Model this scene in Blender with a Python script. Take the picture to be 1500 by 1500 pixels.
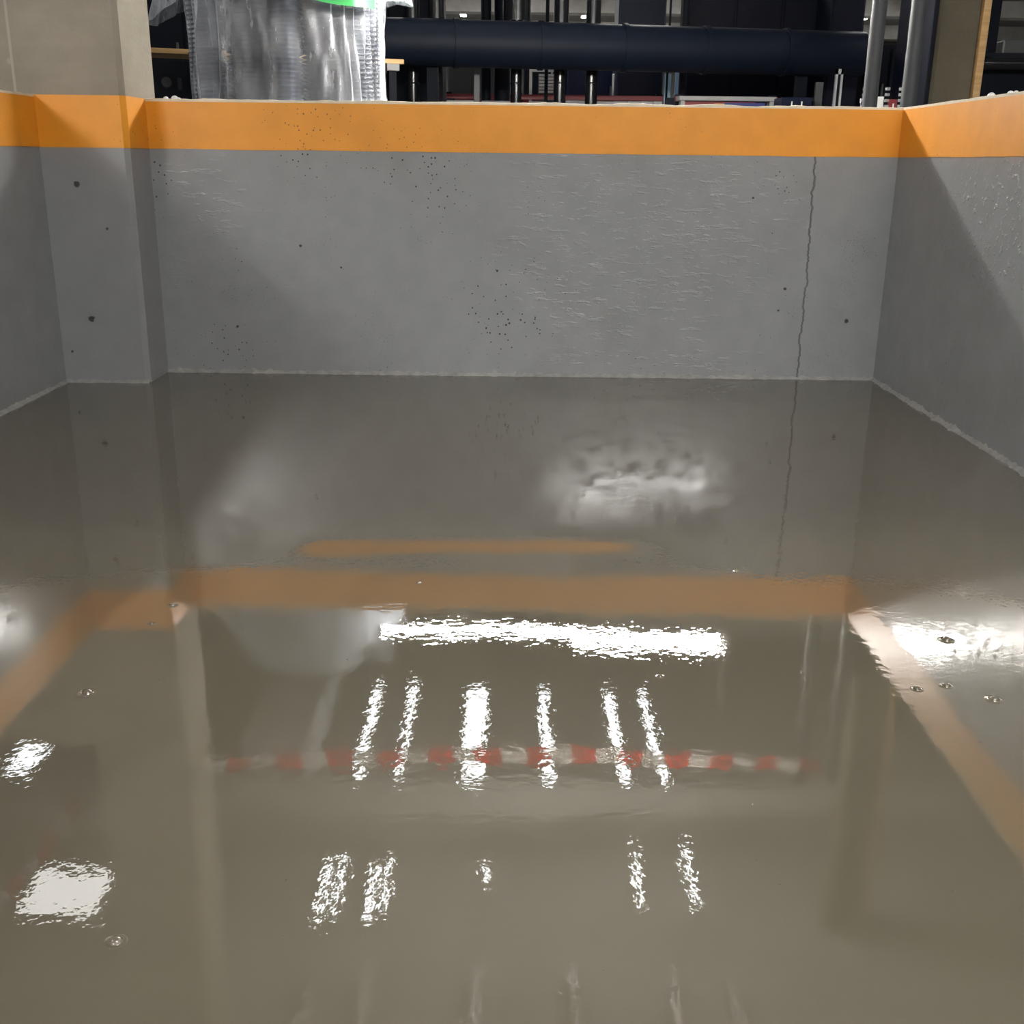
import bpy, math, random
from mathutils import Vector, Matrix, noise
random.seed(7)
for o in list(bpy.data.objects): bpy.data.objects.remove(o)
S = bpy.context.scene
C = S.collection
R = math.radians

# ------------------------------------------------------------------ camera
F, PITCH, ROLL, YAW, EYE = 1593.7, 0.31205, 0.01166, 0.00012, 1.05
fw = Vector((math.sin(YAW)*math.cos(PITCH), math.cos(YAW)*math.cos(PITCH), -math.sin(PITCH)))
rt0 = Vector((math.cos(YAW), -math.sin(YAW), 0)); up0 = rt0.cross(fw)
rt = math.cos(ROLL)*rt0 + math.sin(ROLL)*up0
up = -math.sin(ROLL)*rt0 + math.cos(ROLL)*up0
cd = bpy.data.cameras.new('camera'); cam = bpy.data.objects.new('camera', cd); C.objects.link(cam)
cd.sensor_width = 36; cd.lens = F/1500*36; cd.clip_start = 0.02; cd.clip_end = 200
m = Matrix((rt, up, -fw)).transposed().to_4x4(); m.translation = (0, 0, EYE)
cam.matrix_world = m
S.camera = cam

# ------------------------------------------------------------------ world, exposure
w = bpy.data.worlds.new('world'); S.world = w; w.use_nodes = True
w.node_tree.nodes['Background'].inputs[0].default_value = (0.5, 0.52, 0.55, 1)
w.node_tree.nodes['Background'].inputs[1].default_value = 0.02
S.view_settings.view_transform = 'Standard'; S.view_settings.look = 'None'
S.view_settings.gamma = 1; S.view_settings.use_curve_mapping = False
S.view_settings.exposure = 2.58
LAMP_MAIN = 58.0      # the tube work lamp hung behind the pit
LAMP_CEIL = .85       # slim ceiling batten tubes behind the pit
LAMP_FRONT = 47.0     # broad battens around the pit
LAMP_FAR = 17.0       # battens far back, also those added beside and over the pit

# ------------------------------------------------------------------ key sizes (metres)
XL, XR, YB, YP, XP = -2.18, 1.8465, 5.534, 5.24, -1.772
ZO, ZT = 1.087, 1.306         # underside of the orange band, top of the walls
ZF = ZT - 0.02                # hall floor
ZC = 4.4                      # hall ceiling

def ray(px, py):
    return fw + rt*((px-750)/F) - up*((py-750)/F)
def at(px, py, Y):            # point seen at a pixel, standing at depth Y
    v = ray(px, py); return Vector((0, 0, EYE)) + v*(Y/v.y)
def atz(px, py, z):           # point seen at a pixel, at height z
    v = ray(px, py); return Vector((0, 0, EYE)) + v*((z-EYE)/v.z)
def refl(px, py, z):          # point at height z that the wet floor mirrors at a pixel
    v = ray(px, py); t = (z+EYE)/(-v.z); return Vector((v.x*t, v.y*t, z))

# ------------------------------------------------------------------ mesh helpers
class MB:
    def __init__(s): s.v = []; s.f = []; s.sm = []
    def add(s, vs, fs, smooth=False):
        n = len(s.v); s.v += [tuple(q) for q in vs]
        for q in fs: s.f.append([i+n for i in q]); s.sm.append(smooth)
        return s
    def box(s, a, b, bev=0):
        (x0, y0, z0), (x1, y1, z1) = a, b
        if bev <= 0:
            vs = [(x0,y0,z0),(x1,y0,z0),(x1,y1,z0),(x0,y1,z0),(x0,y0,z1),(x1,y0,z1),(x1,y1,z1),(x0,y1,z1)]
            return s.add(vs, [(3,2,1,0),(4,5,6,7),(0,1,5,4),(1,2,6,5),(2,3,7,6),(3,0,4,7)])
        d = bev
        vs = []; 
        for (z, i) in ((z0, d), (z0+d, 0), (z1-d, 0), (z1, d)):
            for (x, y) in ((x0+d+i*0, y0+i), (x1-d, y0+i), (x1-i, y0+d), (x1-i, y1-d), (x1-d, y1-i), (x0+d, y1-i), (x0+i, y1-d), (x0+i, y0+d)):
                vs.append((x, y, z))
        fs = [tuple(range(7, -1, -1)), tuple(range(24, 32))]
        for k in range(3):
            for j in range(8):
                fs.append((k*8+j, k*8+(j+1) % 8, k*8+8+(j+1) % 8, k*8+8+j))
        return s.add(vs, fs)
    def tube(s, a, b, r, n=16, r2=None, caps=True):
        a, b = Vector(a), Vector(b); d = (b-a).normalized()
        u = d.orthogonal().normalized(); w_ = d.cross(u); r2 = r if r2 is None else r2
        vs = []
        for p, rr in ((a, r), (b, r2)):
            for k in range(n):
                t = 2*math.pi*k/n; vs.append(p + u*(rr*math.cos(t)) + w_*(rr*math.sin(t)))
        s.add(vs, [(k, (k+1) % n, n+(k+1) % n, n+k) for k in range(n)], True)
        if caps: s.add(vs, [tuple(range(n-1, -1, -1)), tuple(range(n, 2*n))])
        return s
    def path(s, pts, r, n=8):
        for i in range(len(pts)-1): s.tube(pts[i], pts[i+1], r, n)
        return s
    def lathe(s, prof, n=24, c=(0,0,0), smooth=True):
        vs = []
        for r, z in prof:
            for k in range(n):
                t = 2*math.pi*k/n; vs.append((c[0]+r*math.cos(t), c[1]+r*math.sin(t), c[2]+z))
        fs = []
        for i in range(len(prof)-1):
            for k in range(n): fs.append((i*n+k, i*n+(k+1) % n, (i+1)*n+(k+1) % n, (i+1)*n+k))
        return s.add(vs, fs, smooth)
    def build(s, name, mat, parent=None):
        me = bpy.data.meshes.new(name); me.from_pydata(s.v, [], s.f)
        me.polygons.foreach_set('use_smooth', s.sm); me.materials.append(mat); me.update()
        o = bpy.data.objects.new(name, me); C.objects.link(o)
        if parent: o.parent = parent
        return o
def grid(nu, nv, fn, smooth=True):
    b = MB(); vs = [fn(i/(nu-1), j/(nv-1)) for j in range(nv) for i in range(nu)]
    fs = [(j*nu+i, j*nu+i+1, (j+1)*nu+i+1, (j+1)*nu+i) for j in range(nv-1) for i in range(nu-1)]
    return b.add(vs, fs, smooth)
def tag(o, label, cat, group=None):
    o['label'] = label; o['category'] = cat
    if group: o['group'] = group
    return o
def struct(o, label=None):
    o['kind'] = 'structure'
    if label: o['label'] = label
    return o
def thing(name, label, cat, loc=(0,0,0), rz=0, group=None):
    o = bpy.data.objects.new(name, None); C.objects.link(o); o.location = loc; o.rotation_euler.z = rz
    o.empty_display_size = 0.1
    return tag(o, label, cat, group)
def copy_tree(o, parent=None):
    c = o.copy(); C.objects.link(c); c.parent = parent
    for ch in [q for q in o.children]: copy_tree(ch, c)
    return c

# ------------------------------------------------------------------ materials
class NT:
    def __init__(s, name):
        s.m = bpy.data.materials.new(name); s.m.use_nodes = True; s.t = s.m.node_tree
        s.p = s.t.nodes['Principled BSDF']; s.out = s.t.nodes['Material Output']
        s.tc = s.t.nodes.new('ShaderNodeNewGeometry').outputs['Position']
        s.obj = s.t.nodes.new('ShaderNodeTexCoord').outputs['Object']
    def n(s, k, **kw):
        q = s.t.nodes.new('ShaderNode'+k)
        for a, b in kw.items(): setattr(q, a, b)
        return q
    def l(s, a, b): s.t.links.new(a, b)
    def val(s, sock, v):
        if hasattr(v, 'is_output'): s.l(v, sock)
        else: sock.default_value = v
    def math(s, op, a, b=0.0, c=None, clamp=False):
        q = s.n('Math', operation=op, use_clamp=clamp); s.val(q.inputs[0], a); s.val(q.inputs[1], b)
        if c is not None: s.val(q.inputs[2], c)
        return q.outputs[0]
    def mapping(s, src, scale=(1,1,1), loc=(0,0,0)):
        q = s.n('Mapping'); s.l(src, q.inputs[0]); q.inputs['Scale'].default_value = scale; q.inputs['Location'].default_value = loc
        return q.outputs[0]
    def noise(s, src, scale, detail=3, rough=.5, dist=0):
        q = s.n('TexNoise'); s.l(src, q.inputs['Vector']); q.inputs['Scale'].default_value = scale
        q.inputs['Detail'].default_value = detail; q.inputs['Roughness'].default_value = rough; q.inputs['Distortion'].default_value = dist
        return q.outputs[0]
    def voro(s, src, scale, rand=1):
        q = s.n('TexVoronoi'); s.l(src, q.inputs['Vector']); q.inputs['Scale'].default_value = scale; q.inputs['Randomness'].default_value = rand
        return q.outputs['Distance']
    def rng(s, v, a, b, c=0, d=1):
        q = s.n('MapRange'); s.val(q.inputs[0], v)
        for i, x in enumerate((a, b, c, d)): q.inputs[i+1].default_value = x
        return q.outputs[0]
    def ramp(s, v, stops):
        q = s.n('ValToRGB'); s.l(v, q.inputs[0]); e = q.color_ramp.elements
        while len(e) < len(stops): e.new(0.5)
        for i, (p, c) in enumerate(stops): e[i].position = p; e[i].color = (*c, 1)
        return q.outputs[0]
    def mix(s, f, a, b):
        q = s.n('Mix', data_type='RGBA'); s.val(q.inputs[0], f)
        s.val(q.inputs[6], a if hasattr(a, 'is_output') else (*a, 1)); s.val(q.inputs[7], b if hasattr(b, 'is_output') else (*b, 1))
        return q.outputs[2]
    def bump(s, h, dist=0.01, strength=1.0, prev=None):
        q = s.n('Bump'); q.inputs['Strength'].default_value = strength; q.inputs['Distance'].default_value = dist
        s.l(h, q.inputs['Height'])
        if prev: s.l(prev, q.inputs['Normal'])
        return q.outputs[0]
    def sep(s, v):
        q = s.n('SeparateXYZ'); s.l(v, q.inputs[0]); return q.outputs
    def fin(s, col=None, rough=None, metal=0, nrm=None, spec=.5, coat=0, coat_rough=.03):
        if col is not None: s.val(s.p.inputs['Base Color'], col if hasattr(col, 'is_output') else (*col, 1))
        if rough is not None: s.val(s.p.inputs['Roughness'], rough)
        s.p.inputs['Metallic'].default_value = metal; s.p.inputs['Specular IOR Level'].default_value = spec
        s.p.inputs['Coat Weight'].default_value = coat; s.p.inputs['Coat Roughness'].default_value = coat_rough
        if nrm: s.l(nrm, s.p.inputs['Normal'])
        return s.m

def simple(name, col, rough=.5, metal=0, var=.12, scale=6, bump=0, spec=.5):
    t = NT(name); nz = t.noise(t.obj, scale, 4)
    c = t.mix(nz, tuple(x*(1-var) for x in col), tuple(min(1, x*(1+var)) for x in col))
    nr = t.bump(t.noise(t.obj, scale*12, 3), bump) if bump else None
    return t.fin(c, rough, metal, nr, spec)
def emit(name, col, st):
    t = NT(name); t.p.inputs['Emission Color'].default_value = (*col, 1); t.p.inputs['Emission Strength'].default_value = st
    return t.fin((.9, .9, .9), .4)

def wall_paint(name, col, pits=1.0, crack=None, holes=(), rough=.34, axis='x', streak=True, patches=(), regmax=.35, smap=(14, 14, 55), sdist=.002, dark=(.02, .02, .02)):
    """glossy floor paint brushed over rough cast concrete: blow holes, brush ridges, old crack"""
    t = NT(name); P = t.tc
    big = t.noise(P, 1.3, 4); mid = t.noise(P, 9, 4)
    c = t.mix(t.rng(mid, .3, .7), tuple(x*.95 for x in col), tuple(x*1.04 for x in col))
    # fine blow holes gathered in patches
    vd = t.voro(P, 38); hole = t.math('LESS_THAN', vd, t.rng(t.noise(P, 2.1, 3), .40, .72, 0.0, .2*pits))
    vd2 = t.voro(P, 90); hole2 = t.math('LESS_THAN', vd2, t.rng(t.noise(P, 3.3, 2), .42, .75, 0.0, .2*pits))
    dk = t.math('MAXIMUM', hole, t.math('MULTIPLY', hole2, .6))
    sx, sy, sz = t.sep(P)
    extra = None; crk = None
    if crack:
        x0, x1 = crack      # x at the top and at the bottom
        wob = t.math('MULTIPLY', t.math('SUBTRACT', t.noise(t.mapping(P, (0, 0, 7)), 1, 5, .65), .5), .09)
        cx = t.rng(sz, 0, ZO, x1, x0)
        d = t.math('ABSOLUTE', t.math('SUBTRACT', sx, t.math('ADD', cx, wob)))
        crk = t.rng(d, .0015, .006, 1, 0)
    for (hx, hz, hr) in holes:
        q = t.n('Vector' + 'Math', operation='DISTANCE'); cmb = t.n('CombineXYZ')
        t.l(sx if axis == 'x' else sy, cmb.inputs[0]); t.l(sz, cmb.inputs[2])
        nzv = t.math('MULTIPLY', t.math('SUBTRACT', t.noise(P, 60, 2), .5), hr*1.2)
        t.l(cmb.outputs[0], q.inputs[0]); q.inputs[1].default_value = (hx, 0, hz)
        k = t.rng(t.math('ADD', q.outputs['Value'], nzv), hr*.7, hr, 1, 0)
        extra = k if extra is None else t.math('MAXIMUM', extra, k)
    if extra is not None: dk = t.math('MAXIMUM', dk, extra)
    dkc = t.math('MULTIPLY', dk, .85)
    if crk is not None: dkc = t.math('MAXIMUM', dkc, t.math('MULTIPLY', crk, .55))
    c = t.mix(dkc, c, dark)
    # relief
    h = t.math('MULTIPLY', t.noise(P, 55, 3), .10)
    h = t.math('ADD', h, t.math('MULTIPLY', mid, .12))
    n1 = t.bump(h, .006, .5)
    if streak:
        st = t.noise(t.mapping(P, smap), 1, 4, .6)
        reg = t.rng(t.noise(P, 1.7, 3), .45, .72, 0, regmax)
        for (cx_, cz_, rx_, rz_, am) in patches:
            ux = t.math('DIVIDE', t.math('SUBTRACT', sx if axis == 'x' else sy, cx_), rx_); uz = t.math('DIVIDE', t.math('SUBTRACT', sz, cz_), rz_)
            dd_ = t.math('ADD', t.math('MULTIPLY', ux, ux), t.math('MULTIPLY', uz, uz))
            dd_ = t.math('ADD', dd_, t.math('MULTIPLY', t.math('SUBTRACT', t.noise(P, 5, 3), .5), 1.6))
            reg = t.math('MAXIMUM', reg, t.rng(dd_, .2, 1.1, am, 0))
        rough_v = t.rng(reg, min(regmax, .5), 1, max(rough, .21), rough)
        st = t.math('MULTIPLY', t.rng(st, .55, .75), reg)
        n1 = t.bump(st, sdist, 1, n1)
    hs = t.math('MULTIPLY', dk, -1)
    if crk is not None: hs = t.math('SUBTRACT', hs, crk)
    n2 = t.bump(hs, .004, .9, n1)
    return t.fin(c, rough_v if streak else rough, 0, n2, .5)

GREY = (.265, .274, .285); ORANGE = (.76, .30, .018)
M = {}
def px_x(px, py, Y): return at(px, py, Y).x
bh = [(at(728, 397, YB).x, at(728, 397, YB).z, .008)]
for (a, b, r) in ((440, 360, .008), (1240, 470, .012), (1150, 423, .009), (348, 478, .007), (1103, 290, .006), (1140, 455, .006), (500, 392, .006)):
    p = at(a, b, YB); bh.append((p.x, p.z, r))
ph = []
for (a, b, r) in ((112, 270, .014), (134, 467, .016), (157, 335, .007), (106, 515, .007)):
    p = at(a, b, YP); ph.append((p.x, p.z, r))
M['grey_back'] = wall_paint('grey_paint_back', GREY, 1.0, (at(1195, 236, YB).x, at(1169, 550, YB).x), bh, rough=.08,
    smap=(14, 14, 48), sdist=.0036, patches=((at(955, 310, YB).x, .72, .85, .55, 1.0), (at(315, 300, YB).x, .85, .18, .22, .7), (at(980, 520, YB).x, .06, 1.1, .10, .8)))
M['grey_pillar'] = wall_paint('grey_paint_pillar', GREY, .25, None, ph, rough=.30, streak=False)
M['grey_side'] = wall_paint('grey_paint_side', GREY, .55, None, (), rough=.2, streak=True, regmax=.5, axis='y', smap=(34, 34, 34), sdist=.004,
    patches=((4.1, .84, .9, .32, 1.0),))
M['grey_left'] = wall_paint('grey_paint_left', GREY, .4, None, (), rough=.22, streak=True, regmax=.3, axis='y', smap=(30, 30, 30), sdist=.0045,
    patches=((4.2, .86, .7, .30, 1.0),))
M['orange'] = wall_paint('orange_paint', ORANGE, .75, None, (), rough=.42, streak=False, dark=(.10, .035, .01))
# bare cast concrete with board marks
def concrete(name, col, scale=1):
    t = NT(name); P = t.tc
    brd = t.noise(t.mapping(P, (2, 2, 26)), 1, 3, .6)
    c = t.mix(t.rng(t.noise(P, 3*scale, 5, .6), .3, .7), tuple(x*.82 for x in col), tuple(x*1.12 for x in col))
    c = t.mix(t.math('MULTIPLY', t.rng(brd, .35, .7), .25), c, tuple(x*.75 for x in col))
    spot = t.rng(t.voro(P, 5), .05, .09, .35, 0)
    c = t.mix(spot, c, tuple(min(1, x*1.6) for x in col))
    n1 = t.bump(t.noise(P, 70, 4), .004, .6)
    return t.fin(c, .85, 0, n1, .3)
M['concrete'] = concrete('bare_concrete', (.30, .265, .215))
M['concrete_dark'] = concrete('dark_brown_concrete', (.125, .108, .076))  # darker and browner than the other concrete
M['concrete_ceiling'] = concrete('ceiling_concrete', (.21, .205, .195))
M['beam_lit'] = concrete('lit_beam_concrete', (.40, .385, .36))  # lit look of the beams put into a paler concrete colour
M['hall_floor'] = simple('hall_floor_concrete', (.15, .147, .14), .55, var=.2, scale=2)
M['rim'] = simple('lit_rim_edge', (.72, .63, .50), .8, var=.15, scale=20)  # lamplit top edge of the walls put into the pale colour
M['duct_black'] = simple('blue_black_duct', (.0045, .0075, .0155), .55, var=.25, spec=.15)
M['joint'] = simple('joint_mortar', (.36, .33, .28), .9)
M['coating_edge'] = simple('coating_edge', (.34, .34, .33), .3, var=.5, scale=30, bump=.004)

# wet levelling coat on the pit floor
t = NT('wet_floor_coating'); P = t.tc
c = t.mix(t.noise(P, 1.1, 3), (.124, .111, .080), (.140, .126, .092))
r1 = t.noise(t.mapping(P, (1, 1, 1)), 60, 2, .45)
r2 = t.noise(P, 9, 2, .5)
n1 = t.bump(t.math('ADD', t.math('MULTIPLY', r1, .20), t.math('MULTIPLY', r2, .5)), .0013, .5)
spk = t.rng(t.voro(P, 16), .018, .03, 1, 0)
n1 = t.bump(spk, .0012, .7, n1)
M['wet'] = t.fin(c, .012, 0, n1, .5); M['wet'].node_tree.nodes['Principled BSDF'].inputs['IOR'].default_value = 2.2

M['black'] = simple('gloss_black_pipe', (.006, .0065, .008), .2, var=.3)
M['black_matt'] = simple('matt_black', (.003, .0042, .008), .6, var=.3, spec=.12)
M['navy'] = simple('navy_painted_steel', (.003, .006, .024), .45, var=.2, spec=.2)
M['navy_dark'] = simple('dark_navy_steel', (.0025, .0035, .010), .5, var=.25, spec=.15)
M['grey_steel'] = simple('grey_painted_steel', (.045, .05, .056), .6, 0, var=.1)
M['dark_grey'] = simple('dark_grey_panel', (.05, .052, .055), .5)
M['white'] = simple('white_enamel', (.75, .75, .73), .35, var=.04)
M['zinc'] = simple('galvanised_steel', (.45, .46, .47), .35, .8, var=.2, scale=14)
M['duct'] = simple('overhead_duct_steel', (.38, .36, .36), .45, .3, var=.1)
M['red'] = simple('red_rack_paint', (.22, .02, .025), .45)
M['tape_red'] = simple('tape_red', (.75, .05, .05), .4, var=.05)
M['tape_white'] = simple('tape_white', (.85, .83, .8), .4, var=.03)
for k_ in ('tape_red', 'tape_white'):
    nt_ = M[k_].node_tree; pb_ = nt_.nodes['Principled BSDF']; tl_ = nt_.nodes.new('ShaderNodeBsdfTranslucent'); ms_ = nt_.nodes.new('ShaderNodeMixShader')
    tl_.inputs[0].default_value = (.8, .06, .06, 1) if k_ == 'tape_red' else (.85, .83, .8, 1); ms_.inputs[0].default_value = .65
    nt_.links.new(pb_.outputs[0], ms_.inputs[1]); nt_.links.new(tl_.outputs[0], ms_.inputs[2]); nt_.links.new(ms_.outputs[0], nt_.nodes['Material Output'].inputs[0])
M['card'] = simple('pale_box_card', (.30, .29, .29), .7)
M['blue_sheet'] = simple('blue_sheet', (.015, .025, .16), .4)
M['green'] = simple('green_strap', (.03, .24, .06), .4)
M['lt_glass'] = simple('pale_blue_plastic', (.30, .45, .60), .2)
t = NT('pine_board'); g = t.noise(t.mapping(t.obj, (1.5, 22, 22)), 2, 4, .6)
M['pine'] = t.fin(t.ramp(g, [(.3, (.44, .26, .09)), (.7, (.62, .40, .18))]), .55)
M['tube_main'] = emit('work_lamp_tube', (1, .97, .91), LAMP_MAIN)
M['tube_ceil'] = emit('batten_tube', (.95, .98, 1), LAMP_CEIL)
M['tube_front'] = emit('broad_batten_diffuser', (1, .98, .94), LAMP_FRONT)
M['tube_far'] = emit('far_batten_diffuser', (1, .98, .95), LAMP_FAR)
M['panel'] = emit('panel_diffuser', (1, .98, .95), .5)
# clear polythene film: mostly see-through, milky, glossy
t = NT('polythene_film'); tr = t.n('BsdfTransparent'); mx = t.n('MixShader')
tr.inputs[0].default_value = (.93, .96, 1, 1)
fz = t.noise(t.mapping(t.obj, (7, 7, 2)), 2, 4, .6)
t.fin(t.mix(fz, (.78, .82, .90), (.95, .97, 1)), .16, 0, t.bump(t.noise(t.mapping(t.obj, (6, 6, 1.6)), 4, 4, .6), .02, .8), .8)
lw = t.n('LayerWeight'); lw.inputs[0].default_value = .35
t.l(t.math('ADD', t.math('MULTIPLY', lw.outputs['Facing'], .6), t.rng(fz, .35, .75, .05, .34), clamp=True), mx.inputs[0])
t.l(tr.outputs[0], mx.inputs[1]); t.l(t.p.outputs[0], mx.inputs[2]); t.l(mx.outputs[0], t.out.inputs[0])
M['film'] = t.m
M['hose'] = simple('ribbed_hose_grey', (.42, .43, .46), .26, .85, var=.15)

# ------------------------------------------------------------------ the pit
Y0 = -2.4
def floor_h(x, y):
    h = 0.0012*noise.noise(Vector((x*.9, y*1.1, 3.1))) + 0.0007*noise.noise(Vector((x*2.3+7, y*2.6, 1.7)))
    # a trowel ridge left across the coat
    yc = 2.93 + .02*math.sin(x*2.1+.5) + .012*noise.noise(Vector((x*3, 0, 5)))
    wx = 1/(1+math.exp(-(x+.62)/.03)) * 1/(1+math.exp((x-.42)/.06))
    d = (y-yc)/.08
    h += wx*0.0058*(1/(1+math.exp(-d*2.2)))*(math.exp(-max(0, y-yc-.08)/.5) if y > yc+.08 else 1)
    return h
NX, ys = 110, []
y = Y0
while y < YB:
    ys.append(y); y += .02 if 1.0 < y < 5 else .05
ys.append(YB)
b = MB(); vs = []
for yy in ys:
    for i in range(NX):
        x = XL + (XR-XL)*i/(NX-1); vs.append((x, yy, floor_h(x, yy)))
b.add(vs, [(j*NX+i, j*NX+i+1, (j+1)*NX+i+1, (j+1)*NX+i) for j in range(len(ys)-1) for i in range(NX-1)], True)
struct(b.build('floor', M['wet']), 'freshly poured wet taupe floor coating in the pit')
TH = .2
def band(o, p0, p1, nrm, mat, zb=ZO, zt=ZT, n=70, seed=0.0, name='painted_band'):
    """orange paint coat, 3 mm proud, lower edge cut in by hand"""
    p0, p1, nn = Vector(p0), Vector(p1), Vector(nrm); b = MB(); vs = []
    for i in range(n+1):
        q = p0.lerp(p1, i/n); L = (p1-p0).length*i/n
        wb = zb + .003*noise.noise(Vector((L*3, seed, 0))) + .0015*noise.noise(Vector((L*14, seed, 4)))
        wt = zt + .002*noise.noise(Vector((L*6, seed, 9)))
        for (dz, dn) in ((wb, -.004), (wb, .003), (wt-.004, .003), (wt, -.001), (wt, -.004)):
            vs.append(Vector((q.x, q.y, dz)) + nn*dn)
    fs = []
    for i in range(n):
        for k in range(4): fs.append((i*5+k, (i+1)*5+k, (i+1)*5+k+1, i*5+k+1))
    b.add(vs, fs); return b.build(name, mat, o)
def pitwall(name, a, b_, mat, label):
    o = MB().box((a[0], a[1], -.1), (b_[0], b_[1], ZT-.001)).build(name, mat); return struct(o, label)
wb_ = pitwall('wall_back', (XP-.02, YB), (XR+TH, YB+TH), M['grey_back'], 'grey painted back wall of the pit with an orange rim')
band(wb_, (XP, YB, 0), (XR, YB, 0), (0, -1, 0), M['orange'], seed=1)
wr = pitwall('wall_right', (XR, Y0-TH), (XR+TH, YB), M['grey_side'], 'grey painted right wall of the pit with an orange rim')
band(wr, (XR, YB, 0), (XR, Y0, 0), (-1, 0, 0), M['orange'], n=110, seed=2)
wl = pitwall('wall_left', (XL-TH, Y0-TH), (XL, YP), M['grey_left'], 'grey painted left wall of the pit with an orange rim')
band(wl, (XL, Y0, 0), (XL, YP, 0), (1, 0, 0), M['orange'], n=110, seed=3)
wf = pitwall('wall_front', (XL, Y0-TH), (XR, Y0), M['grey_side'], 'grey painted front wall of the pit behind the viewer')
band(wf, (XR, Y0, 0), (XL, Y0, 0), (0, 1, 0), M['orange'], seed=4)
# chipped concrete arris on top of the rims, its lamplit edge coloured in
def arris(o, p0, p1, seed):
    p0, p1 = Vector(p0), Vector(p1); n = 120; b = MB(); vs = []
    d = (p1-p0).normalized(); nn = Vector((-d.y, d.x, 0))
    for i in range(n+1):
        q = p0.lerp(p1, i/n); L = (p1-p0).length*i/n
        h = .007 + .006*noise.noise(Vector((L*5, seed, 2))) + .004*noise.noise(Vector((L*19, seed, 7)))
        for (dn, dz) in ((.003, -.004), (.004, h), (-.03, h+.003), (-TH, 0)): vs.append((q.x-nn.x*-dn, q.y-nn.y*-dn, ZT+dz))
    b.add(vs, [(i*4+k, (i+1)*4+k, (i+1)*4+k+1, i*4+k+1) for i in range(n) for k in range(3)])
    return b.build('rim_edge', M['rim'], o)
arris(wb_, (XR, YB, 0), (XP, YB, 0), 1); arris(wr, (XR, Y0, 0), (XR, YB, 0), 2); arris(wl, (XL, YP, 0), (XL, Y0, 0), 3)

# ragged bead of coating where walls meet floor
def bead(name, p0, p1, nrm, label, seed, amp=1.0):
    p0, p1, nn = Vector(p0), Vector(p1), Vector(nrm); L0 = (p1-p0).length; n = int(L0/.012); b = MB(); vs = []
    for i in range(n+1):
        q = p0.lerp(p1, i/n); L = L0*i/n
        k = (.012 + .008*noise.noise(Vector((L*7, seed, 0))) + .012*max(0, noise.noise(Vector((L*26, seed, 3)))) * amp)
        r = .9 + .5*noise.noise(Vector((L*45, seed, 8)))
        for (dn, dz) in ((-.003, k*1.5*r), (k*.35, k*.9*r), (k*.9, k*.35), (k*1.7, -.003)):
            vs.append(Vector((q.x, q.y, dz)) + nn*dn)
    b.add(vs, [(i*4+j, (i+1)*4+j, (i+1)*4+j+1, i*4+j+1) for i in range(n) for j in range(3)], True)
    return struct(b.build(name, M['coating_edge']), label)
bead('trim_1', (XP, YB, 0), (XR, YB, 0), (0, -1, 0), 'ragged bead of coating along the foot of the back wall', 1, 1.3)
bead('trim_2', (XR, YB, 0), (XR, Y0, 0), (-1, 0, 0), 'ragged bead of coating along the foot of the right wall', 2, 1.1)
bead('trim_3', (XL, Y0, 0), (XL, YP, 0), (1, 0, 0), 'thin bead of coating along the foot of the left wall', 3, .3)
bead('trim_4', (XL, YP, 0), (XP, YP, 0), (0, -1, 0), 'thin bead of coating along the foot of the pillar', 4, .3)

# concrete pillar standing in the pit corner
XS = at(17, 70, YP).x; PB = YB + .155; CH = .022
pil = thing('concrete_pillar', 'bare concrete pillar with grey and orange painted foot in the pit corner', 'pillar', (0, 0, 0))
def pillar_prism(z0, z1, x0, g=0):
    x1 = XP+g; y0 = YP-g; y1 = PB
    pr = [(x0, y0), (x1-CH, y0), (x1, y0+CH), (x1, y1), (x0, y1)]
    vs = [(x, yy, z) for z in (z0, z1) for x, yy in pr]
    return MB().add(vs, [(4,3,2,1,0), (5,6,7,8,9)] + [(k, (k+1) % 5, 5+(k+1) % 5, 5+k) for k in range(5)])
pillar_prism(ZT+.006, ZC, XS).build('shaft', M['concrete'], pil)
pillar_prism(-.05, ZO, XS).build('painted_foot', M['grey_pillar'], pil)
pillar_prism(ZO, ZT+.006, XS, .002).build('painted_band', M['orange'], pil)
MB().box((XS-.55, YP+.004, ZT), (XS-.012, PB, 2.03)).build('side_panel', M['concrete'], pil)
MB().box((XS-.013, YP+.002, ZT), (XS+.001, PB-.01, 2.03)).build('joint_strip', M['joint'], pil)

# small air bubbles standing in the wet coat
for i, (px, py, d) in enumerate(((128,1015,.022),(253,887,.016),(170,1379,.018),(1386,938,.022),(1386,1005,.018),(1343,1010,.016),(1456,1025,.022),(1079,836,.012),(613,854,.010),(967,991,.012),(222,914,.012))):
    p = atz(px, py, 0); p.z = floor_h(p.x, p.y)
    r = d/2
    prof = [(r*1.9, -.0003), (r*1.45, .0010), (r*1.12, .0004)] + [(r*math.cos(R(a)), r*.75*math.sin(R(a))) for a in (8, 25, 45, 65, 80)] + [(0.0002, r*.75)]
    o = MB().lathe(prof, 20).build('air_bubble', M['wet']); o.location = p
    tag(o, 'small round air bubble standing in the wet floor coating', 'bubble', 'air bubbles in the wet coating')

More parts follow.
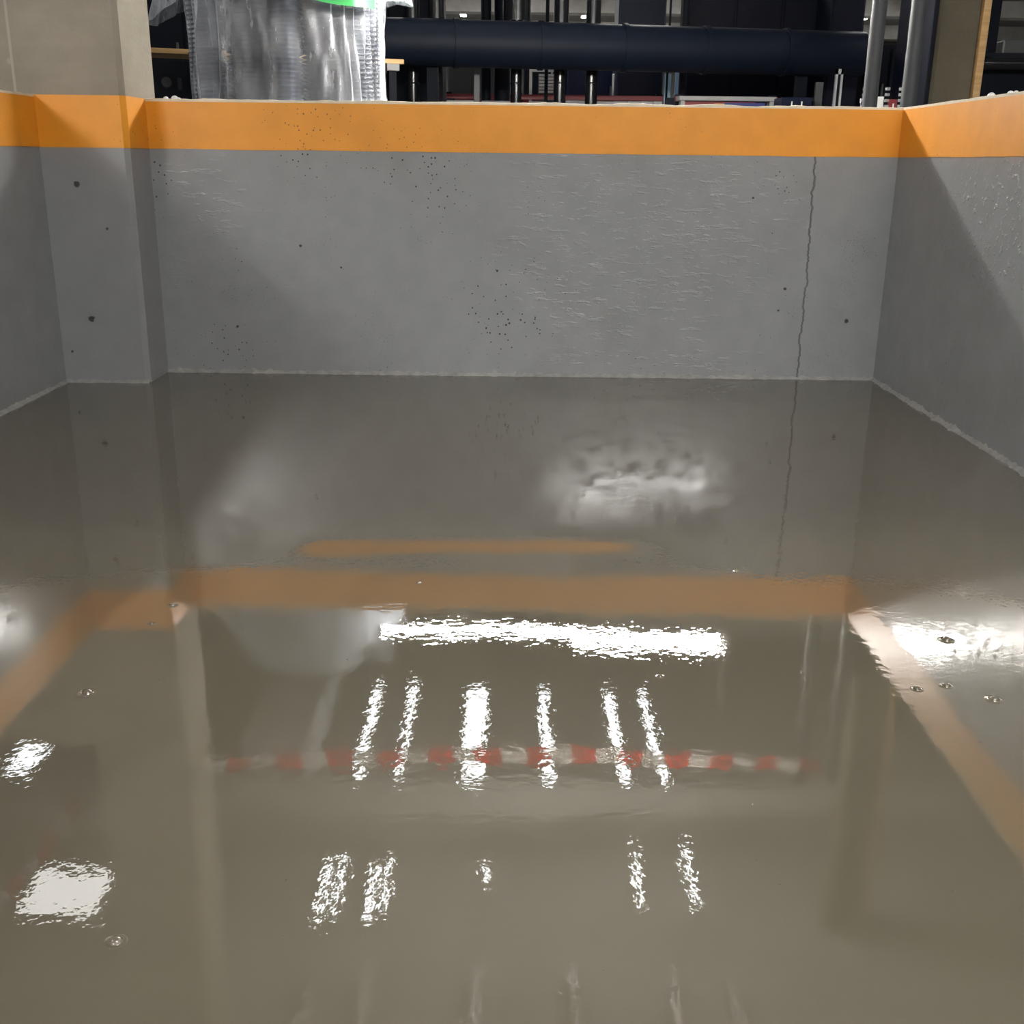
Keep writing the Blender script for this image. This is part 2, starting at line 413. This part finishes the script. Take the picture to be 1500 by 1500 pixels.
# ------------------------------------------------------------------ the hall around it
HX0, HX1, HY0, HY1 = -13, 13, -12, 34
b = MB()
for a, c_ in (((HX0, HY0), (XL-TH, HY1)), ((XR+TH, HY0), (HX1, HY1)), ((XL-TH, YB+TH), (XR+TH, HY1)), ((XL-TH, HY0), (XR+TH, Y0-TH))):
    b.box((a[0], a[1], ZF-.15), (c_[0], c_[1], ZF))
struct(b.build('floor_hall', M['hall_floor']), 'grey concrete hall floor around the pit')
ceil = struct(MB().box((HX0, HY0, ZC), (HX1, HY1, ZC+.2)).build('ceiling', M['concrete_ceiling']), 'concrete hall ceiling with deep cross beams')
beam_y = [8.02] + [8.02+4.4*k for k in range(1, 6)] + [8.02-4.4*k for k in range(1, 5)]
for i, yy in enumerate(sorted(beam_y)):
    struct(MB().box((HX0, yy-.24, ZC-.32), (HX1, yy+.24, ZC)).build('trim_%d' % (i+5), M['beam_lit']), 'concrete cross beam under the hall ceiling')
for nm, a, c_ in (('wall_hall_back', (HX0, HY1), (HX1, HY1+.2)), ('wall_hall_front', (HX0, HY0-.2), (HX1, HY0)), ('wall_hall_left', (HX0-.2, HY0), (HX0, HY1)), ('wall_hall_right', (HX1, HY0), (HX1+.2, HY1))):
    struct(MB().box((a[0], a[1], ZF-.15), (c_[0], c_[1], ZC+.2)).build(nm, M['concrete_ceiling']), {'wall_hall_back': 'concrete end wall of the hall beyond the machines', 'wall_hall_front': 'concrete end wall of the hall behind the viewer', 'wall_hall_left': 'long concrete side wall of the hall past the pillar', 'wall_hall_right': 'long concrete side wall of the hall past the press machine'}[nm])

# ceiling battens -------------------------------------------------------------
def batten(p, L, wd, label, group, rz=0, mat='tube_ceil', dep=.026):
    o = thing('batten_lamp', label, 'lamp', (p[0], p[1], ZC-.004), rz, group)
    MB().box((-wd/2-.02, -L/2, -.035), (wd/2+.02, L/2, 0), .006).build('housing', M['white'], o)
    MB().box((-wd/2, -L/2+.03, -.034-dep), (wd/2, L/2-.03, -.034), .008).build('diffuser', M[mat], o)
    MB().box((-wd/2-.015, -L/2-.012, -.034-dep), (wd/2+.015, -L/2+.03, -.005)).build('end_cap', M['white'], o)
    MB().box((-wd/2-.015, L/2-.03, -.034-dep), (wd/2+.015, L/2+.012, -.005)).build('end_cap', M['white'], o)
    return o
for px, wd in ((533, .07), (590, .06), (692, .20), (800, .09), (905, .09), (962, .07)):
    p = refl(px, 1105, ZC-.03)
    batten((p.x, 9.55, ZC-.001), 2.1, wd, 'broad ceiling batten between the beams beyond the work lamp' if wd > .15 else 'slim ceiling batten between the beams beyond the work lamp', 'battens beyond the first beam')
for px, py in ((470, 1310), (492, 1305), (540, 1310), (562, 1300), (708, 1278), (935, 1290), (1012, 1290)):
    p = refl(px, py, ZC-.03); L = .28 if px in (708,) else .8
    batten((p.x, p.y, ZC), L, .035, 'short slim ceiling batten on the near side of the first beam', 'short battens near the first beam')
for xx in (-7.5, -4.2, -1.3, 1.6, 4.8, 8.2):
    for yy in (14.6, 19.0, 23.4, 27.8):
        batten((xx, yy, ZC), 1.5, .12, 'ceiling batten far back in the hall', 'battens far back in the hall', mat='tube_far')
for xx, yy in ((-5.6, -7.4), (-7.0, -10.4)):
    batten((xx, yy, ZC), 2.4, .30, 'broad ceiling batten lamp far before the pit', 'battens before the pit', R(90), mat='tube_front', dep=.12)
for xx, yy in ((2.2, -7.4), (2.9, -10.6)):
    batten((xx, yy, ZC), 3.0, .14, 'slimmer ceiling batten lamp far before the pit', 'slim battens before the pit', R(90), mat='tube_front', dep=.05)
batten((1.6, -.4, ZC), 2.6, .22, 'broad fill lamp added over the pit, out of view', None, R(90), mat='tube_far')  # added lamp out of view, brightens the near floor
for xx, yy in ((-5.6, 0.8), (6.5, 9.6), (6.2, 1.0)):  # right-hand ones added out of view to light the side hall
    batten((xx, yy, ZC), 2.2, .14, 'unseen ceiling batten lamp out beside the pit', 'battens beside the pit', mat='tube_far')
p = refl(58, 1095, ZC-.05)
batten((p.x, p.y, ZC), 2.4, .22, 'ceiling batten left of the concrete pillar', None)
p = refl(100, 1305, ZC-.05)
o = thing('panel_lamp', 'square white panel lamp on the ceiling by the concrete pillar', 'lamp', (p.x, p.y, ZC))
MB().box((-.33, -.33, -.05), (.33, .33, 0), .008).build('frame', M['white'], o)
MB().box((-.29, -.29, -.056), (.29, .29, -.049)).build('diffuser', M['panel'], o)

# tube work lamp on two wires behind the back wall -----------------------------
ly, lz = 7.12, 2.15
xa, xb = -.94, 1.52
o = thing('tube_work_lamp', 'long bright tube work lamp hung on wires behind the pit', 'lamp', (0, 0, 0))
MB().tube((xa, ly, lz), (xb, ly, lz+.02), .016, 12).build('tube', M['tube_main'], o)
MB().tube((.45, ly+.03, lz+.10), (xb-.03, ly+.03, lz+.12), .013, 12).build('tube', M['tube_main'], o)
for x, zz in ((xa, lz), (xb, lz+.02)):
    MB().tube((x-.03, ly, zz), (x+.03, ly, zz), .021, 12).build('end_cap', M['white'], o)
MB().box((xb+.0, ly-.02, lz+.0), (xb+.04, ly+.05, lz+.15), .005).build('end_bracket', M['white'], o)
for x in (xa+.12, xb): MB().tube((x, ly, lz), (x, ly, ZC-.002), .003, 6).build('wire', M['zinc'], o)

# overhead ducting seen in the wet floor ---------------------------------------
a0, a1 = refl(335, 1105, ZC-.7), refl(432, 1105, ZC-.7)
o = thing('air_duct', 'wide pale sheet metal air duct under the ceiling', 'duct')
for k in range(4):
    y0 = 8.35 + k*1.05
    MB().box((a0.x, y0, ZC-.62), (a1.x+.05, y0+1.02, ZC-.2), .01).build('duct_section', M['duct'], o)
    MB().box((a0.x-.02, y0+1.01, ZC-.64), (a1.x+.07, y0+1.06, ZC-.18)).build('flange', M['zinc'], o)
    MB().box((a0.x+.05, y0+.5, ZC-.2), (a0.x+.08, y0+.53, ZC)).build('hanger', M['zinc'], o)
for i, px in enumerate((455, 530, 690, 835, 985, 1075)):
    p = refl(px, 1440, ZC-.12)
    oo = thing('conduit_pipe', 'pale steel conduit under the ceiling running over the pit edge', 'pipe', (p.x, 0, ZC-.12), 0, 'conduits under the ceiling')
    MB().tube((0, 3.92, 0), (0, 6.2, 0), .035, 12).build('pipe', M['duct'], oo)
    for yy in (4.3, 5.2, 6.0): MB().box((-.045, yy-.015, -.04), (.045, yy+.015, .118)).build('clip', M['zinc'], oo)

# red and white barrier tape ----------------------------------------------------
def tape(p0, p1, sag, label, n=26, h=.085):
    o = thing('barrier_tape', label, 'tape'); p0, p1 = Vector(p0), Vector(p1); L = (p1-p0).length
    for i in range(n):
        b = MB(); vs = []
        for k in range(5):
            u = (i+k/4)/n; q = p0.lerp(p1, u); q.z -= sag*4*u*(1-u)
            tw = .35*math.sin(u*9) + .2*math.sin(u*23)
            nx = Vector((-(p1-p0).y, (p1-p0).x, 0)).normalized()*math.sin(tw); d = (Vector((0, 0, 1))*math.cos(tw) + nx)*h/2
            vs += [q-d, q+d, q+d+nx*.0008+Vector((0, .0008, 0)), q-d+Vector((0, .0008, 0))]
        fs = []
        for k in range(4):
            for e in range(4): fs.append((k*4+e, k*4+4+e, k*4+4+(e+1) % 4, k*4+(e+1) % 4))
        b.add(vs, fs, True).build('stripe', M['tape_red'] if i % 2 else M['tape_white'], o)
    return o
PX1 = at(1282, 100, 6.0).x
T0 = (XP+.004, 5.45, 2.27)
tape(T0, (at(1312, 100, 6.02).x, 5.975, 2.52), .07, 'red and white barrier tape strung between pillar and grey posts')
tape((XL-.12, YP-.004, 2.28), (XL-.25, .4, 2.3), .10, 'red and white barrier tape strung along the left pit wall', 30)

# ------------------------------------------------------------------ things behind the back wall
# plastic wrapped bundle of ribbed hoses
BY = 7.78
bc = at(425, 120, BY); bw = (at(563, 120, BY).x-at(288, 120, BY).x)/2
bun = thing('wrapped_hose_bundle', 'tall bundle of ribbed hoses wrapped in clear plastic film behind the wall', 'wrapped bundle', (bc.x, BY, ZF))
HT = 1.32
def hose(x, y, r, z0, z1):
    prof = []; z = z0; i = 0
    while z < z1: prof.append((r if i % 2 else r*.76, z)); z += .014; i += 1
    prof = [(r*.5, z0)] + prof + [(r*.5, z1)]
    return MB().lathe(prof, 24, (x, y, 0), False).build('ribbed_hose', M['hose'], bun)
for x, y, r in ((-.51, -.13, .12), (-.25, .10, .185), (.0, -.15, .12), (.25, .10, .185), (.50, -.13, .12)): hose(x, y, r, .0, HT)
def film_fn(u, v):
    th = u*2*math.pi; z = v*1.45
    a = bw*(1.0 - .03*math.sin(v*5)); d = .31
    c, s_ = math.cos(th), math.sin(th)
    ex = .55
    x = a*math.copysign(abs(c)**ex, c); y = d*math.copysign(abs(s_)**ex, s_)
    f = .014*noise.noise(Vector((math.cos(th)*5, math.sin(th)*5, z*1.4))) + .011*noise.noise(Vector((math.cos(th)*13, math.sin(th)*13, z*2.6)))
    f += .006*math.sin(th*34 + 3*noise.noise(Vector((c, s_, z*2))))
    if v > .72:
        k = (v-.72)/.28; sc = 1 - .55*k*k; x *= sc; y *= sc; x -= .06*k
    return (x*(1+f/.3), y*(1+f/.2), z)
grid(220, 60, film_fn).build('plastic_film', M['film'], bun)
def hood_fn(u, v):
    th = u*2*math.pi; c, s_ = math.cos(th), math.sin(th)
    # skirt with flaring corners
    drop = .40*(1-v)
    wing = (max(0, -c)**3)*.27 + (max(0, c)**5)*.19
    low = .76 + .03*math.sin(th*3+1) - .15*(max(0, -c)**6) - .06*(max(0, c)**6) + .03*noise.noise(Vector((c*3, s_*3, 0)))
    z = low + (1.45-low)*v
    a = (bw*.98)*(1-.5*v*v) + wing*(1-v)**.7; d = .32*(1-.45*v*v) + .05*(1-v)
    x = a*math.copysign(abs(c)**.6, c); y = d*math.copysign(abs(s_)**.6, s_)
    f = .03*noise.noise(Vector((c*4, s_*4, z*2))) + .05*(1-v)*noise.noise(Vector((c*9, s_*9, 3)))
    return (x*(1+f), y*(1+f), z)
grid(160, 24, hood_fn).build('plastic_hood', M['film'], bun)
def strap_fn(u, v):
    x = .14 + .47*u; z = .73 - .06*u + .05*v - .02*math.sin(u*3)
    return (x, -.37 + .25*max(0, u-.75)**1.5*3 + .004*v, z)
grid(20, 3, strap_fn).build('green_strip', M['green'], bun)

# wooden bench behind the bundle
zb = ZF + .52
pl_, pr_ = atz(190, 68, zb), atz(592, 87, zb)
ang = math.atan2(pr_.y-pl_.y, pr_.x-pl_.x); bl = (pr_-pl_).length
bn = thing('plank_bench', 'low bench of pale pine planks behind the wrapped bundle', 'bench', (pl_.x, pl_.y, ZF), ang)
for k in range(3): MB().box((-.3, .15*k, .485), (bl, .15*k+.145, .52), .003).build('plank', M['pine'], bn)
for x in (-.1, bl-.14):
    MB().box((x, .0, .435), (x+.10, .44, .485)).build('cross_beam', M['card'], bn)
    for y in (.02, .36): MB().box((x+.02, y, 0), (x+.08, y+.06, .435)).build('leg', M['black_matt'], bn)
# black equipment case with two ports below it
cc = at(253, 115, 8.3)
ec = thing('equipment_case', 'black case with two round ports under the pine bench', 'case', (cc.x, 8.42, ZF), ang)
MB().box((-.30, -.10, 0), (.27, .25, .42), .01).build('body', M['black_matt'], ec)
for x in (-.09, .10):
    MB().lathe([(.035, -.012), (.052, -.016), (.058, -.006), (.058, .01)], 24).build('port_ring', M['black'], ec).matrix_local = Matrix.Translation((x, -.10, .27)) @ Matrix.Rotation(R(90), 4, 'X')
    MB().tube((x, -.103, .27), (x, -.09, .27), .036, 20).build('port', M['black'], ec)
MB().box((-.015, -.108, .22), (.015, -.098, .30)).build('latch', M['black'], ec)

# big black duct and the risers below it
dl, dr = atz(540, 60, 2.05), atz(1262, 80, 2.05)
dk = thing('black_duct', 'thick black horizontal duct carried across behind the pit', 'duct', (0, 0, 0))
dd = dr-dl; nseg = 6; RAD = .19*(dl.y/10)
for k in range(nseg):
    a, c_ = dl + dd*(k/nseg), dl + dd*((k+1)/nseg)
    MB().tube(a, c_, RAD, 28).build('duct_section', M['duct_black'], dk)
    if k: MB().tube(a-dd.normalized()*.02, a+dd.normalized()*.02, RAD+.012, 28).build('joint_collar', M['duct_black'], dk)
for u in (.12, .88):
    q = dl+dd*u; MB().box((q.x-.05, q.y+.05, ZF), (q.x+.05, q.y+.15, q.z-RAD+.1)).build('stand', M['black_matt'], dk)
def dy(px): return dl.y + (dr.y-dl.y)*(px-540)/(1262-540)
def riser(px, wpx, up_w, label):
    Y = dy(px) + RAD + .14; p = at(px, 130, Y); k = Y/F*1.0
    o = thing('black_riser_pipe', label, 'pipe', (p.x, Y, ZF), 0, 'black riser pipes by the duct')
    r = wpx*k/2
    MB().tube((0, 0, 0), (0, 0, 1.4), r, 20).build('pipe', M['black'], o)
    MB().tube((0, 0, 1.0), (0, 0, ZC-ZF-.4), up_w*k/2, 20).build('sleeve', M['black'], o)
    zc = at(px, 122, Y).z-ZF
    MB().tube((0, 0, zc-.006), (0, 0, zc+.006), r*1.08, 20).build('clamp_ring', M['black_matt'], o)
    MB().tube((0, 0, 0), (0, 0, .02), r*1.8, 20).build('foot_flange', M['black_matt'], o)
for px, wd, uw in ((605, 16, 20), (640, 16, 22), (756, 15, 38), (820, 16, 20), (866, 17, 20)):
    riser(px, wd, uw, 'shiny black riser pipe with a wide sleeve just behind the thick black duct' if uw > 30 else 'shiny black riser pipe standing just behind the thick black duct')
def post(name, px0, px1, pyt, Y, mat, label, cat, dep=.05, zt=None):
    a = at(px0, 120, Y); c_ = at(px1, 120, Y); z = at((px0+px1)/2, pyt, Y).z if zt is None else zt
    o = MB().box((a.x, Y, ZF), (c_.x, Y+dep, z), min(.004, (c_.x-a.x)*.2)).build(name, mat); return tag(o, label, cat)

# cabinets and tanks further back
def cabinet(px0, px1, pyt, Y, mat, label, cat='cabinet', name='machine_cabinet', dep=.6, n=2, dmat=None, handle=True):
    a = at(px0, 60, Y); c_ = at(px1, 60, Y); h = (at((px0+px1)/2, -45, Y).z if pyt is None else at((px0+px1)/2, pyt, Y).z) - ZF; wd = c_.x-a.x
    o = thing(name, label, cat, (a.x, Y, ZF))
    MB().box((0, 0, 0), (wd, dep, h), .01).build('body', mat, o)
    for k in range(n):
        x0, x1 = wd*k/n+.015, wd*(k+1)/n-.015
        d_ = MB().box((x0, -.02, .1), (x1, .002, h-.04), .004).build('door', dmat or mat, o)
        if handle: MB().box((x1-.05, -.045, h*.45), (x1-.03, -.019, h*.45+.14), .004).build('handle', M['dark_grey'], d_)
    MB().box((.02, .02, -.0), (wd-.02, .03, .1)).build('plinth', M['black_matt'], o)
    return o
cabinet(655, 748, 78, 14.0, M['dark_grey'], 'dark grey machine cabinet behind the riser pipes')
cabinet(905, 974, None, 13.6, M['navy'], 'tall navy blue steel cabinet beside the pale blue plastic strip', n=1)
cabinet(1006, 1212, None, 12.6, M['navy_dark'], 'wide dark navy control cabinet behind the duct end', n=3)
cabinet(1214, 1263, None, 11.9, M['navy_dark'], 'narrow dark navy cabinet beside the grey steel posts', n=1)
cabinet(832, 903, 60, 15.0, M['navy'], 'low navy blue cabinet behind two riser pipes', n=2)
cabinet(568, 648, None, 11.5, M['black_matt'], 'tall black cabinet beside the wrapped bundle', n=2)
cabinet(212, 328, None, 10.6, M['black_matt'], 'tall black cabinet behind the pine bench', n=2)
cabinet(334, 560, None, 11.4, M['navy_dark'], 'wide dark cabinet behind the wrapped bundle', n=3)
cabinet(1346, 1368, None, 10.2, M['navy_dark'], 'slim dark cabinet beside the dark brown concrete pillar', n=1)
cabinet(1268, 1344, 66, 12.0, M['black_matt'], 'low black cabinet behind the pair of grey posts', n=2, dep=.5)
cabinet(768, 830, 40, 15.2, M['black_matt'], 'black cabinet behind the white louvred panel', n=1, handle=False)
# overhead black rods crossing the view to the far ceiling
for i, (px, wd) in enumerate(((712, 14), (736, 22), (802, 5), (982, 3), (1005, 10))):
    Y = 12.0; p = at(px, 20, Y)
    o = tag(MB().tube((p.x, Y, ZF), (p.x, Y, ZC-.34), wd*Y/F/2, 14).build('black_column_pipe', M['black_matt']), 'matt black pipe column rising to the ceiling behind the duct', 'pipe', 'matt black pipe columns')

# white louvred panel, stands, rods
lp = at(800, 124, 13.0)
lo = thing('louvred_panel', 'white louvred panel in a pale frame between riser pipes', 'panel', (lp.x, 13.0, ZF))
zt_ = at(800, 108, 13).z-ZF; zb_ = at(800, 137, 13).z-ZF; hw = 11*13/F
MB().box((-hw, .0, 0), (hw, .04, zt_), .004).build('back_plate', M['dark_grey'], lo)
for k in range(6):
    z = zb_ + (zt_-zb_)*(k+.5)/6
    MB().box((-hw*.9, -.03, z-.012), (hw*.9, 0, z+.012)).build('slat', M['white'], lo)
MB().box((-hw*2.1, -.01, zt_+.02), (hw*.9, .03, zt_+.07)).build('top_rail', M['white'], lo)
MB().box((-hw*2.1, -.01, 0), (-hw*1.75, .03, zt_+.02)).build('side_rail', M['white'], lo)
MB().box((hw*.6, -.01, zt_), (hw*.8, .02, zt_+.03)).build('bracket', M['white'], lo)
post('upright_bar', 694, 703, 80, 11.0, M['dark_grey'], 'dark grey upright bar between the riser pipes', 'bar', zt=dl.z-.1)
post('upright_rod', 716, 719, 92, 13.4, M['zinc'], 'thin bright steel rod before the dark grey cabinet', 'rod')
post('upright_rod', 897, 900, 108, 13.2, M['zinc'], 'thin bright steel rod before the navy cabinet', 'rod')
post('plastic_strip', 974, 983, 108, 12.2, M['lt_glass'], 'narrow pale blue plastic strip below the black duct', 'strip')
post('plastic_strip', 989, 1000, 105, 12.3, M['lt_glass'], 'broad pale blue plastic strip below the black duct', 'strip')
post('steel_upright', 1196, 1207, 120, 10.6, M['dark_grey'], 'short dark grey steel upright near the grey posts', 'upright')
su = at(1228, 130, 9.5)
so = thing('slotted_upright', 'slotted steel upright standing near the pair of grey posts', 'upright', (su.x, 9.5, ZF))
hz = at(1228, 101, 9.5).z-ZF
for x in (-.03, .012): MB().box((x, 0, 0), (x+.018, .03, hz)).build('flange', M['zinc'], so)
MB().box((-.03, 0, hz-.04), (.03, .03, hz)).build('cap', M['zinc'], so)
MB().box((-.012, .012, 0), (.012, .02, hz-.04)).build('web', M['black_matt'], so)

# low rack with red beams and pale boxes
def rack(px0, px1, pyt, pyb, Y, label, n=3):
    a, c_ = at(px0, pyt, Y), at(px1, pyt, Y); z1 = a.z-ZF; z0 = at(px0, pyb, Y).z-ZF; wd = c_.x-a.x
    o = thing('pallet_rack', label, 'rack', (a.x, Y, ZF))
    for y in (0, .7): MB().box((0, y, z0), (wd, y+.05, z1)).build('beam', M['red'], o)
    for k in range(n):
        x = (wd-.07)*k/(n-1)
        for y in (.05, .63): MB().box((x, y, 0), (x+.07, y+.07, z1+.02)).build('upright', M['navy_dark'], o)
    return o
rack(652, 972, 137, 144, 12.4, 'low pallet rack with long dark red beams behind the riser pipes', 4)
rack(990, 1140, 141, 148, 11.2, 'low pallet rack with short dark red beams before the control cabinet', 2)
def carton(px0, px1, pyt, Y, mat, label, name='carton', cat='box', group=None):
    a, c_ = at(px0, pyt, Y), at(px1, pyt, Y); wd = c_.x-a.x; h = a.z-ZF
    o = thing(name, label, cat, (a.x, Y, ZF), 0, group)
    MB().box((0, 0, 0), (wd, .3, h), .006).build('body', mat, o)
    for x in (wd*.33, wd*.66): MB().box((x-.006, -.004, .01), (x+.006, .001, h+.002)).build('strap', M['white'], o)
    MB().box((-.004, -.006, h-.03), (wd+.004, .304, h+.003)).build('lid', mat, o)
    return o
for a, c_, yy in ((655, 695, 147), (706, 747, 148), (776, 800, 149), (830, 858, 147.5)):
    carton(a, c_, yy, 11.9, M['card'], 'low pale carton on the floor under the long red beams', group='low pale cartons')
for a, c_ in ((876, 898), (900, 919), (921, 938), (940, 956), (958, 969)):
    carton(a, c_, 149, 11.7, M['card'], 'small pale carton in the row beside the right hand riser pipe', group='row of small pale cartons')
carton(1062, 1120, 151, 10.8, M['blue_sheet'], 'bright blue wrapped pack lying before the control cabinet', 'wrapped_pack', 'pack')
carton(1048, 1060, 152, 10.8, M['pine'], 'small wooden block beside the bright blue pack', 'wooden_block', 'block')
carton(1146, 1190, 143, 10.4, M['navy'], 'navy blue crate before the control cabinet', 'crate', 'crate')
carton(1146, 1192, 146, 9.6, M['navy_dark'], 'dark crate before the navy blue crate', 'crate', 'crate') if False else None
pr2 = at(995, 142, 10.95); pq = at(1138, 143, 10.95)
o = MB().box((pr2.x, 10.95, pr2.z-.03), (pq.x, 11.15, pr2.z+.01), .004); 
o.box((pr2.x+.02, 10.97, ZF), (pr2.x+.06, 11.1, pr2.z-.03)); o.box((pq.x-.06, 10.97, ZF), (pq.x-.02, 11.1, pr2.z-.03))
tag(o.build('low_trestle', M['card']), 'low pale trestle rail before the control cabinet', 'trestle')
carton(1278, 1297, 142, 9.0, M['white'], 'white box between the pair of grey posts', group=None)
carton(1303, 1322, 146, 9.8, M['red'], 'dark red box between the pair of grey posts', 'crate', 'crate')
for i, px in enumerate((1267, 1300, 1320)):
    p = at(px, 140, 8.6); zz = at(px, 126, 8.6).z-ZF
    o = thing('link_chain', 'short hanging steel chain on a black stand between the grey posts', 'chain', (p.x, 8.6, ZF), 0, 'hanging chains')
    MB().box((-.012, .02, 0), (.012, .04, zz)).build('stand', M['black_matt'], o)
    for k in range(7): MB().box((-.016, -.004, zz-.03-k*.04), (.016, .02, zz-.01-k*.04), .003).build('link', M['zinc'], o)

# pair of grey posts and the dark brown pillar at the right
for px0, wd, lb in ((1277, 20, 'slim grey steel post with barrier tape behind the wall corner'), (1334, 21, 'thicker grey steel post beside the dark brown concrete pillar')):
    Y = 6.02; p = at(px0+.0, 120, Y)
    o = thing('steel_post', lb, 'post', (p.x, Y, ZF))
    r = wd*Y/F/2
    MB().tube((0, 0, 0), (0, 0, 1.36), r, 24).build('tube', M['grey_steel'], o)
    MB().tube((0, 0, 1.36), (0, 0, 1.38), r*1.1, 24).build('cap', M['black_matt'], o)
    MB().box((-.08, -.08, 0), (.08, .08, .01), .002).build('base_plate', M['grey_steel'], o)
Y = 6.7
a, c_ = at(1366, 100, Y), at(1430, 100, Y)
o = thing('dark_pillar', 'dark brown concrete pillar with its lit edge coloured as a pale strip behind the right wall', 'pillar', (a.x, Y, ZF))
wd = c_.x-a.x
MB().box((0, 0, 0), (wd, .22, ZC-ZF), .02).build('shaft', M['concrete_dark'], o)
MB().box((wd-.012, -.03, 0), (wd+.03, .02, ZC-ZF), .003).build('lit_edge_strip', M['pine'], o)  # bright lit edge of the pillar put into pale pine colour
MB().box((wd+.03, .02, 0), (wd+.05, .12, ZC-ZF)).build('edge_back', M['black_matt'], o)
MB().box((-.03, .0, 0), (-.002, .22, .95), .004).build('shade_plate', M['navy_dark'], o)  # added dark plate, puts the left face's shade into colour

# dark machine at the far right
Y = 9.0
a, c_ = at(1432, 76, Y), at(1620, 76, Y)
o = thing('press_machine', 'black press machine with overhead frame beside the dark brown pillar', 'machine', (a.x, Y, ZF))
h = at(1470, 77, Y).z-ZF; wd = c_.x-a.x
MB().box((0, 0, 0), (wd, .7, h), .03).build('bed', M['black_matt'], o)
zp = at(1470, 95, Y).z-ZF
MB().tube((0, -.06, zp), (wd, -.06, zp), .05, 16).build('pipe', M['black'], o)
x0 = at(1453, 40, Y).x-a.x; x1 = at(1472, 40, Y).x-a.x
MB().box((x0, .1, h-.02), (x1, .25, ZC-ZF-.34), .01).build('column', M['black_matt'], o)
MB().box((0, .08, h+.52), (wd, .3, h+.72), .02).build('crosshead', M['black_matt'], o)
MB().box((x1+.05, .1, h), (x1+.25, .3, h+.1), .01).build('clamp', M['dark_grey'], o)
# crumbs of white coating on the rim
for i, (px, py, s_) in enumerate(((243, 144, .014), (256, 143, .018), (262, 144, .010), (1452, 142, .016), (1480, 139, .012), (1488, 138, .010))):
    side = px > 1300
    if side:
        v = ray(px, py); tt = (XR+.02)/v.x; p = Vector((0, 0, EYE))+v*tt
    else: p = at(px, py, YB+.02)
    b = MB(); prof = [(s_*.9, 0), (s_, s_*.3), (s_*.75, s_*.7), (s_*.3, s_*.95), (.0005, s_)]
    b.lathe(prof, 9); b.v = [(x*(1+.3*noise.noise(Vector((x*200, y*200, i)))), y*(1+.3*noise.noise(Vector((x*150, y*150, i+5)))), z) for x, y, z in b.v]
    o = b.build('coating_crumb', M['white']); o.location = (p.x, p.y, ZT+.006)
    tag(o, 'small white crumb on the orange rim of the right wall' if side else 'small white crumb on the orange rim beside the concrete pillar', 'crumb', 'crumbs on the right wall rim' if side else 'crumbs on the back wall rim')
